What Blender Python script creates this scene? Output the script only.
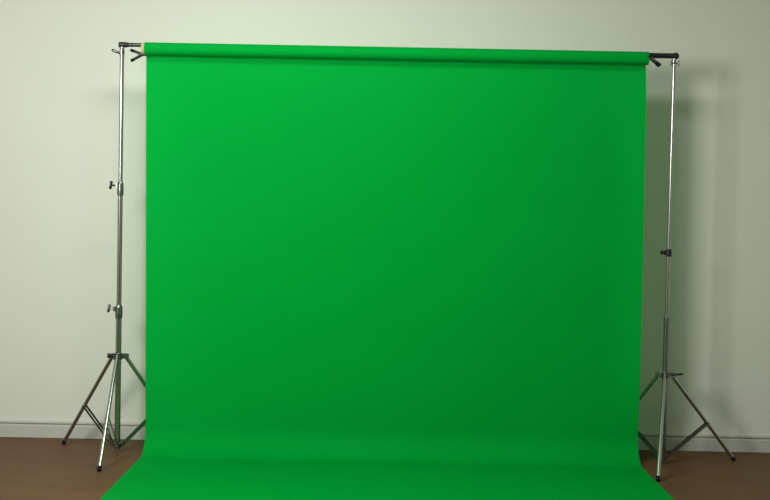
import bpy, math, random
from mathutils import Vector, Matrix, noise

random.seed(7)
for o in list(bpy.data.objects):
    bpy.data.objects.remove(o, do_unlink=True)
scene = bpy.context.scene
C = scene.collection
PI = math.pi

# ------------------------------------------------------------------ camera
F_PX = 1150.0                       # focal length for a 770 px wide frame
CAM = Vector((0.0, -6.28, 1.367))
pitch = math.atan(40.8 / F_PX)      # looking slightly down
roll = 0.0205                       # hand-held tilt
fwd = Vector((0, math.cos(pitch), -math.sin(pitch)))
r0 = Vector((1, 0, 0)); u0 = Vector((0, math.sin(pitch), math.cos(pitch)))
rt = r0 * math.cos(roll) + u0 * math.sin(roll)
up = u0 * math.cos(roll) - r0 * math.sin(roll)
cd = bpy.data.cameras.new('camera'); co = bpy.data.objects.new('camera', cd); C.objects.link(co)
cd.sensor_width = 36.0; cd.lens = F_PX / 770.0 * 36.0
m = Matrix((rt, up, -fwd)).transposed().to_4x4(); m.translation = CAM
co.matrix_world = m
scene.camera = co

# ------------------------------------------------------------------ world, lamps, exposure
w = bpy.data.worlds.new('world'); scene.world = w; w.use_nodes = True
w.node_tree.nodes['Background'].inputs[0].default_value = (0.8, 0.85, 0.9, 1)
w.node_tree.nodes['Background'].inputs[1].default_value = 0.0

def area(name, loc, aim, sx, sy, power, col):
    l = bpy.data.lights.new(name, 'AREA'); l.shape = 'RECTANGLE'; l.size = sx; l.size_y = sy
    l.energy = power; l.color = col
    o = bpy.data.objects.new(name, l); C.objects.link(o)
    o.location = loc
    o.rotation_euler = (Vector(aim) - Vector(loc)).to_track_quat('-Z', 'Y').to_euler()
    return o
# studio lamp to the left of the picture (it throws the backdrop's shadow to the right) and the room's ceiling lamp
area('softbox_left_offscreen', (-2.3, -3.5, 2.38), (0.5, 0.0, 1.2), 0.85, 1.1, 116, (1.0, 0.985, 0.95))
area('ceiling_lamp_offscreen', (-0.4, -1.9, 3.36), (-0.4, -1.9, 0.0), 1.2, 0.6, 58, (1.0, 0.99, 0.95))

vs = scene.view_settings
vs.view_transform = 'Standard'; vs.look = 'None'; vs.gamma = 1.0; vs.use_curve_mapping = False
vs.exposure = 0.0

# ------------------------------------------------------------------ materials
def mat(name, col, rough=0.5, metal=0.0, spec=0.5, var=0.0, scale=6.0, bump=0.0, bscale=60.0, stretch=(1, 1, 1), rvar=0.0):
    ma = bpy.data.materials.new(name); ma.use_nodes = True
    nt = ma.node_tree; b = nt.nodes['Principled BSDF']
    b.inputs['Base Color'].default_value = (*col, 1)
    b.inputs['Roughness'].default_value = rough; b.inputs['Metallic'].default_value = metal
    b.inputs['Specular IOR Level'].default_value = spec
    tc = nt.nodes.new('ShaderNodeTexCoord'); mp = nt.nodes.new('ShaderNodeMapping')
    mp.inputs['Scale'].default_value = stretch
    nt.links.new(tc.outputs['Object'], mp.inputs['Vector'])
    if var:
        n = nt.nodes.new('ShaderNodeTexNoise'); n.inputs['Scale'].default_value = scale
        n.inputs['Detail'].default_value = 5
        nt.links.new(mp.outputs[0], n.inputs['Vector'])
        rp = nt.nodes.new('ShaderNodeValToRGB')
        rp.color_ramp.elements[0].position = 0.3; rp.color_ramp.elements[1].position = 0.7
        rp.color_ramp.elements[0].color = (*[c * (1 - var) for c in col], 1)
        rp.color_ramp.elements[1].color = (*[min(1, c * (1 + var)) for c in col], 1)
        nt.links.new(n.outputs['Fac'], rp.inputs[0]); nt.links.new(rp.outputs[0], b.inputs['Base Color'])
        if rvar:
            mr = nt.nodes.new('ShaderNodeMapRange')
            mr.inputs['To Min'].default_value = rough - rvar; mr.inputs['To Max'].default_value = rough + rvar
            nt.links.new(n.outputs['Fac'], mr.inputs[0]); nt.links.new(mr.outputs[0], b.inputs['Roughness'])
    if bump:
        n2 = nt.nodes.new('ShaderNodeTexNoise'); n2.inputs['Scale'].default_value = bscale
        n2.inputs['Detail'].default_value = 4
        nt.links.new(mp.outputs[0], n2.inputs['Vector'])
        bp = nt.nodes.new('ShaderNodeBump'); bp.inputs['Strength'].default_value = bump
        bp.inputs['Distance'].default_value = 0.002
        nt.links.new(n2.outputs['Fac'], bp.inputs['Height']); nt.links.new(bp.outputs[0], b.inputs['Normal'])
    return ma

M_WALL = mat('wall_paint', (0.635, 0.66, 0.58), 0.85, spec=0.2, var=0.015, scale=1.3, bump=0.15, bscale=90)
M_BASE = mat('baseboard_paint', (0.47, 0.48, 0.43), 0.5, spec=0.4, var=0.03, scale=8)
M_CEIL = mat('ceiling_paint', (0.6, 0.6, 0.57), 0.9, spec=0.2, var=0.01, scale=2)
M_FLOOR = mat('brown_vinyl', (0.108, 0.053, 0.021), 0.55, spec=0.2, var=0.16, scale=3.2, bump=0.1, bscale=40, stretch=(1, 2.2, 1), rvar=0.08)
M_CHROME = mat('chrome', (0.42, 0.42, 0.41), 0.24, 1.0, var=0.04, scale=30)
M_STEEL = mat('brushed_steel', (0.23, 0.24, 0.23), 0.30, 1.0, var=0.06, scale=40)
M_BLACK = mat('black_plastic', (0.012, 0.012, 0.012), 0.42, spec=0.4, var=0.1, scale=30)
M_BAR = mat('black_enamel', (0.014, 0.014, 0.014), 0.28, spec=0.5, var=0.1, scale=20)
M_RUBBER = mat('black_rubber', (0.01, 0.01, 0.01), 0.8, spec=0.2, var=0.1, scale=40)
M_CARD = mat('cardboard', (0.50, 0.40, 0.25), 0.9, spec=0.1, var=0.08, scale=25)

def paper(name, trans):
    ma = mat(name, (0.0, 0.40, 0.045), 0.75, spec=0.03, var=0.02, scale=2.0, bump=0.08, bscale=350)
    nt = ma.node_tree; b = nt.nodes['Principled BSDF']; out = nt.nodes['Material Output']
    if trans:
        t = nt.nodes.new('ShaderNodeBsdfTranslucent'); t.inputs[0].default_value = (0.01, 0.68, 0.12, 1)
        mx = nt.nodes.new('ShaderNodeMixShader'); mx.inputs[0].default_value = trans
        nt.links.new(b.outputs[0], mx.inputs[1]); nt.links.new(t.outputs[0], mx.inputs[2])
        nt.links.new(mx.outputs[0], out.inputs[0])
    return ma
M_PAPER = paper('green_paper', 0.36)
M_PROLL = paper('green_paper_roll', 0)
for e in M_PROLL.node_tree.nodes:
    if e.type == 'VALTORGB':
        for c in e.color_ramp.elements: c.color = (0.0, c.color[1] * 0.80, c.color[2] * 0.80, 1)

# ------------------------------------------------------------------ mesh helpers
class MB:
    def __init__(s): s.v = []; s.f = []; s.sm = []
    def add(s, vs, fs, smooth):
        n = len(s.v); s.v += [tuple(v) for v in vs]
        for f, k in zip(fs, smooth): s.f.append([i + n for i in f]); s.sm.append(k)
    def lathe(s, prof, base=(0, 0, 0), axis=(0, 0, 1), seg=24, cap0=True, cap1=True):
        """prof: (radius, distance along axis); sharp profile steps get their own rings"""
        ax = Vector(axis).normalized(); q = ax.to_track_quat('Z', 'Y'); b = Vector(base)
        def ring(r, d): return [b + q @ Vector((r * math.cos(2 * PI * i / seg), r * math.sin(2 * PI * i / seg), d)) for i in range(seg)]
        for (ra, da), (rb, db) in zip(prof, prof[1:]):
            vs_ = ring(ra, da) + ring(rb, db)
            s.add(vs_, [[i, (i + 1) % seg, seg + (i + 1) % seg, seg + i] for i in range(seg)], [True] * seg)
        if cap0 and prof[0][0] > 0: s.add(ring(*prof[0]), [list(range(seg))[::-1]], [False])
        if cap1 and prof[-1][0] > 0: s.add(ring(*prof[-1]), [list(range(seg))], [False])
        return s
    def tube(s, a, b, r, r2=None, seg=20, ch=0.0):
        a = Vector(a); b = Vector(b); L = (b - a).length; r2 = r if r2 is None else r2
        if ch: p = [(r - ch, 0), (r, ch), (r2, L - ch), (r2 - ch, L)]
        else: p = [(r, 0), (r2, L)]
        return s.lathe(p, a, b - a, seg)
    def sweep(s, pts, r, seg=14):
        pts = [Vector(p) for p in pts]; n = len(pts); vs_ = []; ref = Vector((0.13, 0.31, 0.94)).normalized()
        for i, p in enumerate(pts):
            t = (pts[min(i + 1, n - 1)] - pts[max(i - 1, 0)]).normalized()
            x = (ref - t * ref.dot(t)).normalized(); y = t.cross(x); ref = x
            rr = r[i] if isinstance(r, (list, tuple)) else r
            vs_ += [p + (x * math.cos(2 * PI * k / seg) + y * math.sin(2 * PI * k / seg)) * rr for k in range(seg)]
        fs = []; sm = []
        for i in range(n - 1):
            for k in range(seg):
                fs.append([i * seg + k, i * seg + (k + 1) % seg, (i + 1) * seg + (k + 1) % seg, (i + 1) * seg + k]); sm.append(True)
        fs.append(list(range(seg))[::-1]); fs.append([(n - 1) * seg + k for k in range(seg)]); sm += [False, False]
        s.add(vs_, fs, sm); return s
    def box(s, c, size, rot=None, ch=0.0):
        """box with chamfered vertical (local z) edges"""
        c = Vector(c); hx, hy, hz = [k / 2 for k in size]
        if ch: o = [(-hx + ch, -hy), (hx - ch, -hy), (hx, -hy + ch), (hx, hy - ch), (hx - ch, hy), (-hx + ch, hy), (-hx, hy - ch), (-hx, -hy + ch)]
        else: o = [(-hx, -hy), (hx, -hy), (hx, hy), (-hx, hy)]
        n = len(o); R_ = rot or Matrix.Identity(3)
        vs_ = [c + R_ @ Vector((x, y, -hz)) for x, y in o] + [c + R_ @ Vector((x, y, hz)) for x, y in o]
        s.add(vs_, [list(range(n))[::-1], list(range(n, 2 * n))] + [[i, (i + 1) % n, n + (i + 1) % n, n + i] for i in range(n)], [False] * (n + 2))
        return s
    def build(s, name, ma, parent=None):
        me = bpy.data.meshes.new(name); me.from_pydata(s.v, [], s.f); me.materials.append(ma)
        me.polygons.foreach_set('use_smooth', s.sm); me.update()
        o = bpy.data.objects.new(name, me); C.objects.link(o)
        if parent: o.parent = parent
        return o

def frame_z(d, side=None):
    """rotation whose local z points along d"""
    z = Vector(d).normalized(); sd = Vector(side) if side else Vector((0, 0, 1))
    x = (sd - z * sd.dot(z)).normalized(); y = z.cross(x)
    return Matrix((x, y, z)).transposed()

def tag(o, label, cat, group=None):
    o['label'] = label; o['category'] = cat
    if group: o['group'] = group
    return o
def empty(name, loc):
    o = bpy.data.objects.new(name, None); C.objects.link(o); o.location = loc; o.empty_display_size = 0.1; return o
def struct(o): o['kind'] = 'structure'; return o

# ------------------------------------------------------------------ the room
WY = 0.372           # face of the back wall
XL, XR, YF, H = -3.7, 2.85, -8.6, 3.4
T = 0.12
struct(MB().box(((XL + XR) / 2, (YF + WY) / 2, -T / 2), (XR - XL + 2 * T, WY - YF + 2 * T, T)).build('floor', M_FLOOR))
struct(MB().box(((XL + XR) / 2, WY + T / 2, H / 2), (XR - XL + 2 * T, T, H)).build('wall_back', M_WALL))
struct(MB().box((XL - T / 2, (YF + WY) / 2, H / 2), (T, WY - YF, H)).build('wall_left', M_WALL))
struct(MB().box((XR + T / 2, (YF + WY) / 2, H / 2), (T, WY - YF, H)).build('wall_right', M_WALL))
struct(MB().box(((XL + XR) / 2, YF - T / 2, H / 2), (XR - XL + 2 * T, T, H)).build('wall_front', M_WALL))
struct(MB().box(((XL + XR) / 2, (YF + WY) / 2, H + T / 2), (XR - XL + 2 * T, WY - YF + 2 * T, T)).build('ceiling', M_CEIL))

def baseboard(name, p0, p1, inward):
    """moulded skirting: plinth face, a recessed groove, a rounded cap"""
    prof = [(0, 0), (0.015, 0), (0.015, 0.069), (0.0125, 0.072), (0.0075, 0.074), (0.0075, 0.080), (0.0135, 0.0815),
            (0.015, 0.084), (0.015, 0.092), (0.0135, 0.096), (0.010, 0.099), (0.0, 0.1)]
    mb = MB(); p0 = Vector(p0); p1 = Vector(p1); n = Vector(inward)
    k = len(prof)
    a = [p0 + n * d + Vector((0, 0, z)) for d, z in prof]; b = [p1 + n * d + Vector((0, 0, z)) for d, z in prof]
    mb.add(a + b, [[i, (i + 1) % k, k + (i + 1) % k, k + i] for i in range(k)] + [list(range(k))[::-1], list(range(k, 2 * k))], [False] * (k + 2))
    return struct(mb.build(name, M_BASE))
baseboard('baseboard_back', (XL, WY, 0), (XR, WY, 0), (0, -1, 0))
baseboard('baseboard_left', (XL, YF, 0), (XL, WY - 0.016, 0), (1, 0, 0))
baseboard('baseboard_right', (XR, WY - 0.016, 0), (XR, YF, 0), (-1, 0, 0))

# ------------------------------------------------------------------ green paper backdrop
BX0, BX1 = -1.307, 1.410             # the paper's side edges
RZ, RY = 2.2120, 0.0                 # axis of the roll
RR = 0.0358                          # its radius
bd = tag(empty('paper_backdrop', (0.0515, -0.15, 0)), 'wide green paper backdrop hanging from its roll and sweeping across the floor', 'backdrop')
OFF = Vector((0.0515, -0.15, 0))
TILT = 0.0015                        # the right end hangs a touch higher
def loc(v): return Vector(v) - OFF
def lift(x): return TILT * (x - 0.05)

# centre line of the sheet: (y, z) from the roll's back, down, round the bend, along the floor
path = []
R_B = 0.15; YB = 0.018               # bend radius, where the hanging part meets the bend
for i in range(9):                   # leaves the roll at its back
    a = math.radians(70 * (1 - i / 8)); path.append((RY + (RR + .0006) * math.cos(a), RZ + (RR + .0006) * math.sin(a)))
nz = 150
for i in range(1, nz + 1):
    t = i / nz; path.append((RY + RR + .0006 + (YB - RR) * t ** 1.5, RZ + (R_B - RZ) * t))
for i in range(1, 25):
    a = PI / 2 * i / 24; path.append((YB - R_B + R_B * math.cos(a), R_B + 0.0012 - R_B * math.sin(a)))
for i in range(1, 61): path.append((YB - R_B - 2.0 * i / 60, 0.0012))
nx = 110
mb = MB(); vs_ = []
for (y, z) in path:
    for k in range(nx + 1):
        u = k / nx
        drift = 0.019 - 0.029 * (1 - z / RZ) - 0.003 * max(0.0, -0.1 - y)      # the left edge runs slightly askew
        x0 = BX0 - drift; x = x0 + (BX1 + 0.004 - 0.010 * z / RZ - x0) * u
        hang = max(0.0, min(1.0, (z - 0.10) / 0.3)) * max(0.0, min(1.0, (RZ - z) / 0.25))
        n1 = noise.noise(Vector((x * 0.9 + 3, z * 5.5, 0.3))) + 0.45 * noise.noise(Vector((x * 2.1, z * 14.0, 7.7)))
        dy = hang * 0.0028 * n1
        eR = max(0.0, 1 - (BX1 - x) / 0.20); eL = max(0.0, 1 - (x - BX0) / 0.14)
        dy -= hang * (0.034 * eR ** 2 + 0.006 * eL ** 2)
        vs_.append(loc((x, y + dy, z + lift(x) * min(1.0, z / RZ))))
fs = []
for j in range(len(path) - 1):
    for k in range(nx):
        a = j * (nx + 1) + k; fs.append([a, a + nx + 1, a + nx + 2, a + 1])
mb.add(vs_, fs, [True] * len(fs))
mb.build('sheet', M_PAPER, bd)
RX0, RX1 = -1.325, 1.408
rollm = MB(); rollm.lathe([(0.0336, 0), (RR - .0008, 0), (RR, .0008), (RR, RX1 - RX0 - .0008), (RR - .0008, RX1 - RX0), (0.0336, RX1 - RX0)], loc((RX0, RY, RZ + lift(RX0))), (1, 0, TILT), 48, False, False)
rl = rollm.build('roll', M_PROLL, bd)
CX0, CX1 = -1.341, 1.4075
core = MB(); Lc = CX1 - CX0
core.lathe([(0.0310, 0), (0.0335, 0), (0.0335, Lc), (0.0310, Lc), (0.0310, 0)], loc((CX0, RY, RZ + lift(CX0))), (1, 0, TILT), 40, False, False)
cr = core.build('core_tube', M_CARD, bd); cr['label'] = 'tan cardboard core tube'

# ------------------------------------------------------------------ crossbar
bar_l = Vector((-1.474, 0, 2.2268)); bar_r = Vector((1.566, 0, 2.2235))
cb = tag(empty('crossbar', (0.05, 0, 2.20)), 'black telescopic crossbar running through the green roll', 'bar')
o2 = Vector((0.05, 0, 2.20))
def lc(x, dy=0, dz=0): return Vector((x, dy, 2.2325 - o2.z + dz + lift(x))) - Vector((o2.x, 0, 0))
b1 = MB(); b1.tube(lc(-1.43), lc(0.02), 0.0108, seg=24); b1.build('inner_tube', M_BAR, cb)
b2 = MB(); b2.lathe([(0.0108, 0), (0.0145, 0.002), (0.0145, 1.55), (0.013, 1.552)], lc(0.0, 0, -0.004), (1, 0, TILT), 28); b2.build('outer_tube', M_BAR, cb)
b3 = MB(); b3.lathe([(0.0125, 0), (0.0148, 0.002), (0.0152, 0.034), (0.0135, 0.045), (0.0112, 0.056)], lc(-1.468), (1, 0, 0), 28)
b3.build('end_cap', M_BLACK, cb)
b4 = MB(); b4.lathe([(0.0001, 0), (0.010, 0.002), (0.0165, 0.008), (0.019, 0.017), (0.0165, 0.027), (0.010, 0.033), (0.0001, 0.035)], lc(1.54, 0, -0.004), (1, 0, 0), 24)
b4.build('end_cap', M_BLACK, cb)
b5 = MB(); b5.lathe([(0.011, 0), (0.0122, 0.001), (0.0122, 0.006), (0.011, 0.007)], lc(-1.400), (1, 0, 0), 24); b5.build('ring', M_BLACK, cb)

# ------------------------------------------------------------------ spring clamps on the core's ends
def clamp(loc_, s, label, ang1, ang2, ax):
    """s=-1: handles point to -x. origin at the pivot"""
    t = tag(empty('spring_clamp', loc_), label, 'clamp', 'spring clamps on the roll ends')
    def P(x, z, y=0): return ax @ Vector((s * x, y, z))
    for a, dz in ((ang1, 0.004), (ang2, -0.004)):
        d = (math.cos(a), math.sin(a))
        h = MB()
        h.sweep([P(-0.004, dz * 0.5), P(0.012 * d[0], dz + 0.012 * d[1]), P(0.034 * d[0], dz + 0.034 * d[1]), P(0.052 * d[0], dz + 0.052 * d[1])], [0.0070, 0.0082, 0.0078, 0.0076], 12)
        ho = h.build('handle', M_BLACK, t)
        g = MB(); e0 = P(0.047 * d[0], dz + 0.047 * d[1]); e1 = P(0.066 * d[0], dz + 0.066 * d[1])
        g.lathe([(0.0078, 0), (0.0088, 0.001), (0.0086, 0.014), (0.0055, 0.018)], e0, e1 - e0, 14); g.build('grip', M_RUBBER, ho)
    # jaws: one inside the tube, one under it
    for dz, e in ((0.0045, 0.0042), (-0.0055, -0.0042)):
        j = MB(); j.sweep([P(0.004, -dz * .4), P(-0.006, dz), P(-0.022, e), P(-0.030, e * .9)], [0.005, 0.0046, 0.0036, 0.0024], 10); j.build('jaw', M_BLACK, t)
    p = MB(); p.tube(P(0.002, 0, -0.0105), P(0.002, 0, 0.0105), 0.0058, seg=16, ch=0.001); p.build('pivot', M_STEEL, t)
    sp = MB(); pts = [P(0.004 + 0.0045 * math.cos(k * 0.6), 0.0045 * math.sin(k * 0.6), -0.006 + 0.0004 * k) for k in range(30)]
    sp.sweep(pts, 0.0008, 6); sp.build('spring', M_STEEL, t)
    return t
clamp((-1.343, -0.0099, RZ - 0.0342), -1, 'small black spring clamp gripping the tan end of the roll', math.radians(20), math.radians(-33), Matrix.Rotation(-0.3, 3, 'X'))
clamp((1.415, -0.0337, RZ - 0.002), 1, 'small black spring clamp on the roll end beside the thick black bar', math.radians(13), math.radians(-13), Matrix.Rotation(math.radians(38), 3, 'Y') @ Matrix.Rotation(-PI / 2, 3, 'X'))

# ------------------------------------------------------------------ light stands
def stand(loc_, label, theta, reach, hub_z, cols, top_z, rads, knob_mats, hub_knob, style):
    t = tag(empty('light_stand', loc_), label, 'light stand', 'stands carrying the crossbar')
    z1, z2 = cols                    # heights of the two locking collars
    ra, rb, rc = rads
    MB().tube((0, 0, 0.018), (0, 0, z1), rc, seg=28).build('lower_tube', M_CHROME if style == 'a' else M_STEEL, t)
    MB().tube((0, 0, z1 - 0.03), (0, 0, z2), rb, seg=28).build('middle_tube', M_CHROME, t)
    MB().tube((0, 0, z2 - 0.03), (0, 0, top_z), ra, seg=28, ch=0.001).build('upper_tube', M_CHROME, t)
    # locking collars with T knobs
    for zc, r_lo, r_hi, km, kind in ((z1, rc, rb, knob_mats[0], 'low'), (z2, rb, ra, knob_mats[1], 'high')):
        cm = M_BLACK if (style == 'b' and kind == 'high') else M_STEEL
        c = MB()
        if style == 'b' and kind == 'low':      # slim press-fit sleeve
            c.lathe([(r_lo, -0.03), (r_lo + .002, -0.028), (r_lo + .002, 0.002), (r_hi + .0005, 0.008)], (0, 0, zc), (0, 0, 1), 28)
            c.build('collar', cm, t); continue
        hh = 0.040 if style == 'a' else 0.022
        c.lathe([(r_lo + .0005, -hh), (r_lo + .0032, -hh + .003), (r_lo + .0042, -hh * .4), (r_lo + .0032, hh * .55), (r_hi + .0035, hh * .72), (r_hi + .0006, hh * .9)], (0, 0, zc), (0, 0, 1), 28)
        # clamp ears
        c.box((-(r_lo + 0.007), -0.002, zc + (0.012 if style == 'a' else 0)), (0.014, 0.010, 0.026), ch=0.002)
        co_ = c.build('collar', cm, t)
        k = MB(); x0 = -(r_lo + 0.012)
        if style == 'a':
            zk = zc + 0.014
            k.tube((x0 + .002, -0.002, zk), (x0 - 0.024, -0.004, zk + .001), 0.0052, seg=14)
            a0 = Vector((x0 - 0.029, -0.005, zk - 0.020)); a1 = Vector((x0 - 0.022, -0.005, zk + 0.024))
            k.sweep([a0, a0.lerp(a1, .12), a0.lerp(a1, .5), a0.lerp(a1, .88), a1], [0.0055, 0.0088, 0.0056, 0.0088, 0.0055], 14)
        else:
            k.tube((x0, -0.003, zc), (x0 - 0.010, -0.003, zc), 0.006, seg=14)
            k.lathe([(0.0095, 0), (0.0115, 0.002), (0.0115, 0.012), (0.0095, 0.014)], (x0 - 0.008, -0.003, zc), (-1, 0, 0), 18)
        k.build('knob', km, co_)
    if style == 'b': MB().lathe([(rb, -0.006), (rb + .0015, -0.004), (rb + .0015, 0.004), (rb, 0.006)], (0, 0, 1.052), (0, 0, 1), 24).build('ring', M_CHROME, t)
    # spider hub
    h = MB(); h.lathe([(rc + .0005, -0.020), (rc + .005, -0.018), (rc + .005, 0.016), (rc + .002, 0.020), (rc + .0005, 0.020)], (0, 0, hub_z), (0, 0, 1), 28)
    lowc = MB(); zl = 0.040
    lowc.lathe([(rc - .002, -0.017), (rc + .004, -0.015), (rc + .004, 0.012), (rc + .0005, 0.014)], (0, 0, zl), (0, 0, 1), 24)
    dirs = [Vector((math.cos(a), math.sin(a), 0)) for a in (theta, theta + 2 * PI / 3, theta - 2 * PI / 3)]
    ho_r = 0.040
    for d in dirs:
        side = Vector((-d.y, d.x, 0)); R_ = Matrix((d, side, Vector((0, 0, 1)))).transposed()
        for sg in (-1, 1):
            h.box(d * (rc + 0.016) + side * sg * 0.0135 + Vector((0, 0, hub_z)), (0.046, 0.003, 0.026), R_)
            lowc.box(d * (rc + 0.008) + side * sg * 0.010 + Vector((0, 0, zl)), (0.024, 0.0025, 0.018), R_)
        h.tube(d * ho_r - side * 0.018 + Vector((0, 0, hub_z)), d * ho_r + side * 0.018 + Vector((0, 0, hub_z)), 0.0045, seg=12)
    hub = h.build('hub', M_STEEL, t)
    # hub locking knob
    kd = Vector((math.cos(hub_knob), math.sin(hub_knob), 0)); kk = MB()
    kk.tube(kd * rc + Vector((0, 0, hub_z + .004)), kd * (rc + 0.030) + Vector((0, 0, hub_z + .004)), 0.0045, seg=12)
    if style == 'a': kk.lathe([(0.011, 0), (0.0135, 0.003), (0.0135, 0.013), (0.011, 0.016)], kd * (rc + 0.027) + Vector((0, 0, hub_z + .004)), kd, 18)
    if style == 'b': kk.sweep([kd * (rc + .02) + Vector((0, 0, hub_z + .004)), kd * (rc + .05) + Vector((0, 0, hub_z + .007)), kd * (rc + .082) + Vector((0, 0, hub_z + .011))], [0.0055, 0.0065, 0.0055], 12)
    kk.build('knob', M_BLACK, hub)
    lowc.build('brace_collar', M_STEEL, t)
    for d, r in zip(dirs, reach):
        side = Vector((-d.y, d.x, 0))
        a = d * ho_r + Vector((0, 0, hub_z)); b = d * r + Vector((0, 0, 0.013))
        lg = MB(); u = (b - a).normalized()
        lg.tube(a - u * 0.010, b - u * 0.008, 0.0105, 0.0105, 20)
        leg = lg.build('leg', M_CHROME, t)
        ft = MB(); L = 0.024
        ft.lathe([(0.0106, 0), (0.0119, 0.002), (0.0119, L - .004), (0.0095, L)], b - u * (L - 0.010), u, 18)
        f = ft.build('rubber_foot', M_RUBBER, leg)
        # brace: a pair of flat straps from the leg to the low collar
        p = a.lerp(b, 0.57); q = d * (rc + 0.013) + Vector((0, 0, zl))
        br = MB(); v = (p - q); R_ = frame_z(v, side)
        for sg in (-1, 1):
            br.box((p + q) / 2 + side * sg * 0.0117, (0.0022, 0.0125, v.length + 0.012), R_)
        br.tube(p - side * 0.0155, p + side * 0.0155, 0.0035, seg=10)
        br.tube(q - side * 0.0155, q + side * 0.0155, 0.003, seg=10)
        br.build('brace', M_STEEL, t)
    # top spigot
    if style == 'a':
        s_ = MB(); s_.lathe([(0.0132, -0.050), (0.0138, -0.048), (0.0138, -0.012), (0.012, -0.008), (0.0075, -0.006), (0.0075, 0.012)], (0, 0, top_z), (0, 0, 1), 24)
        so = s_.build('top_socket', M_CHROME, t)
        lv = MB(); lv.sweep([(-0.012, -0.004, top_z - .032), (-0.024, -0.007, top_z - .028), (-0.040, -0.009, top_z - .022), (-0.053, -0.010, top_z - .0165)], [0.006, 0.0075, 0.0085, 0.006], 12)
        lv.build('wing_lever', M_STEEL, so)
        sc = MB(); sc.lathe([(0.0065, 0), (0.0075, 0.001), (0.0075, 0.006), (0.0055, 0.008)], (0.0075, -0.010, top_z - .028), (0.35, -1, 0), 14); sc.build('screw', M_BLACK, so)
    else:
        s_ = MB(); s_.lathe([(0.0108, -0.045), (0.0115, -0.043), (0.0115, -0.012), (0.010, -0.008), (0.0075, -0.006), (0.0075, 0.012)], (0, 0, top_z), (0, 0, 1), 24)
        so = s_.build('top_socket', M_CHROME, t)
        wn = MB()
        wn.tube((-0.020, -0.008, top_z - .026), (0.022, -0.008, top_z - .026), 0.0036, seg=12)
        for sx in (-0.020, 0.022):
            wn.sweep([(sx, -0.008, top_z - .042), (sx, -0.009, top_z - .03), (sx * 1.02, -0.009, top_z - .018), (sx * .95, -0.008, top_z - .011)], [0.0025, 0.0042, 0.0042, 0.0025], 10)
        wn.build('wing_nut', M_STEEL, so)
    return t

stand((-1.450, 0, 0), 'chrome light stand with T-shaped locking knobs at the tan end of the roll', math.radians(-88), (0.460, 0.400, 0.390), 0.531,
      (0.779, 1.452), 2.217, (0.0115, 0.0135, 0.0160), (M_STEEL, M_BLACK), math.radians(190), 'a')
stand((1.550, 0, 0), 'slim chrome light stand with a black locking collar and knob', math.radians(-106.5), (0.445, 0.432, 0.425), 0.489,
      (0.800, 1.162), 2.2165, (0.0095, 0.0118, 0.0148), (M_BLACK, M_BLACK), math.radians(-12), 'b')
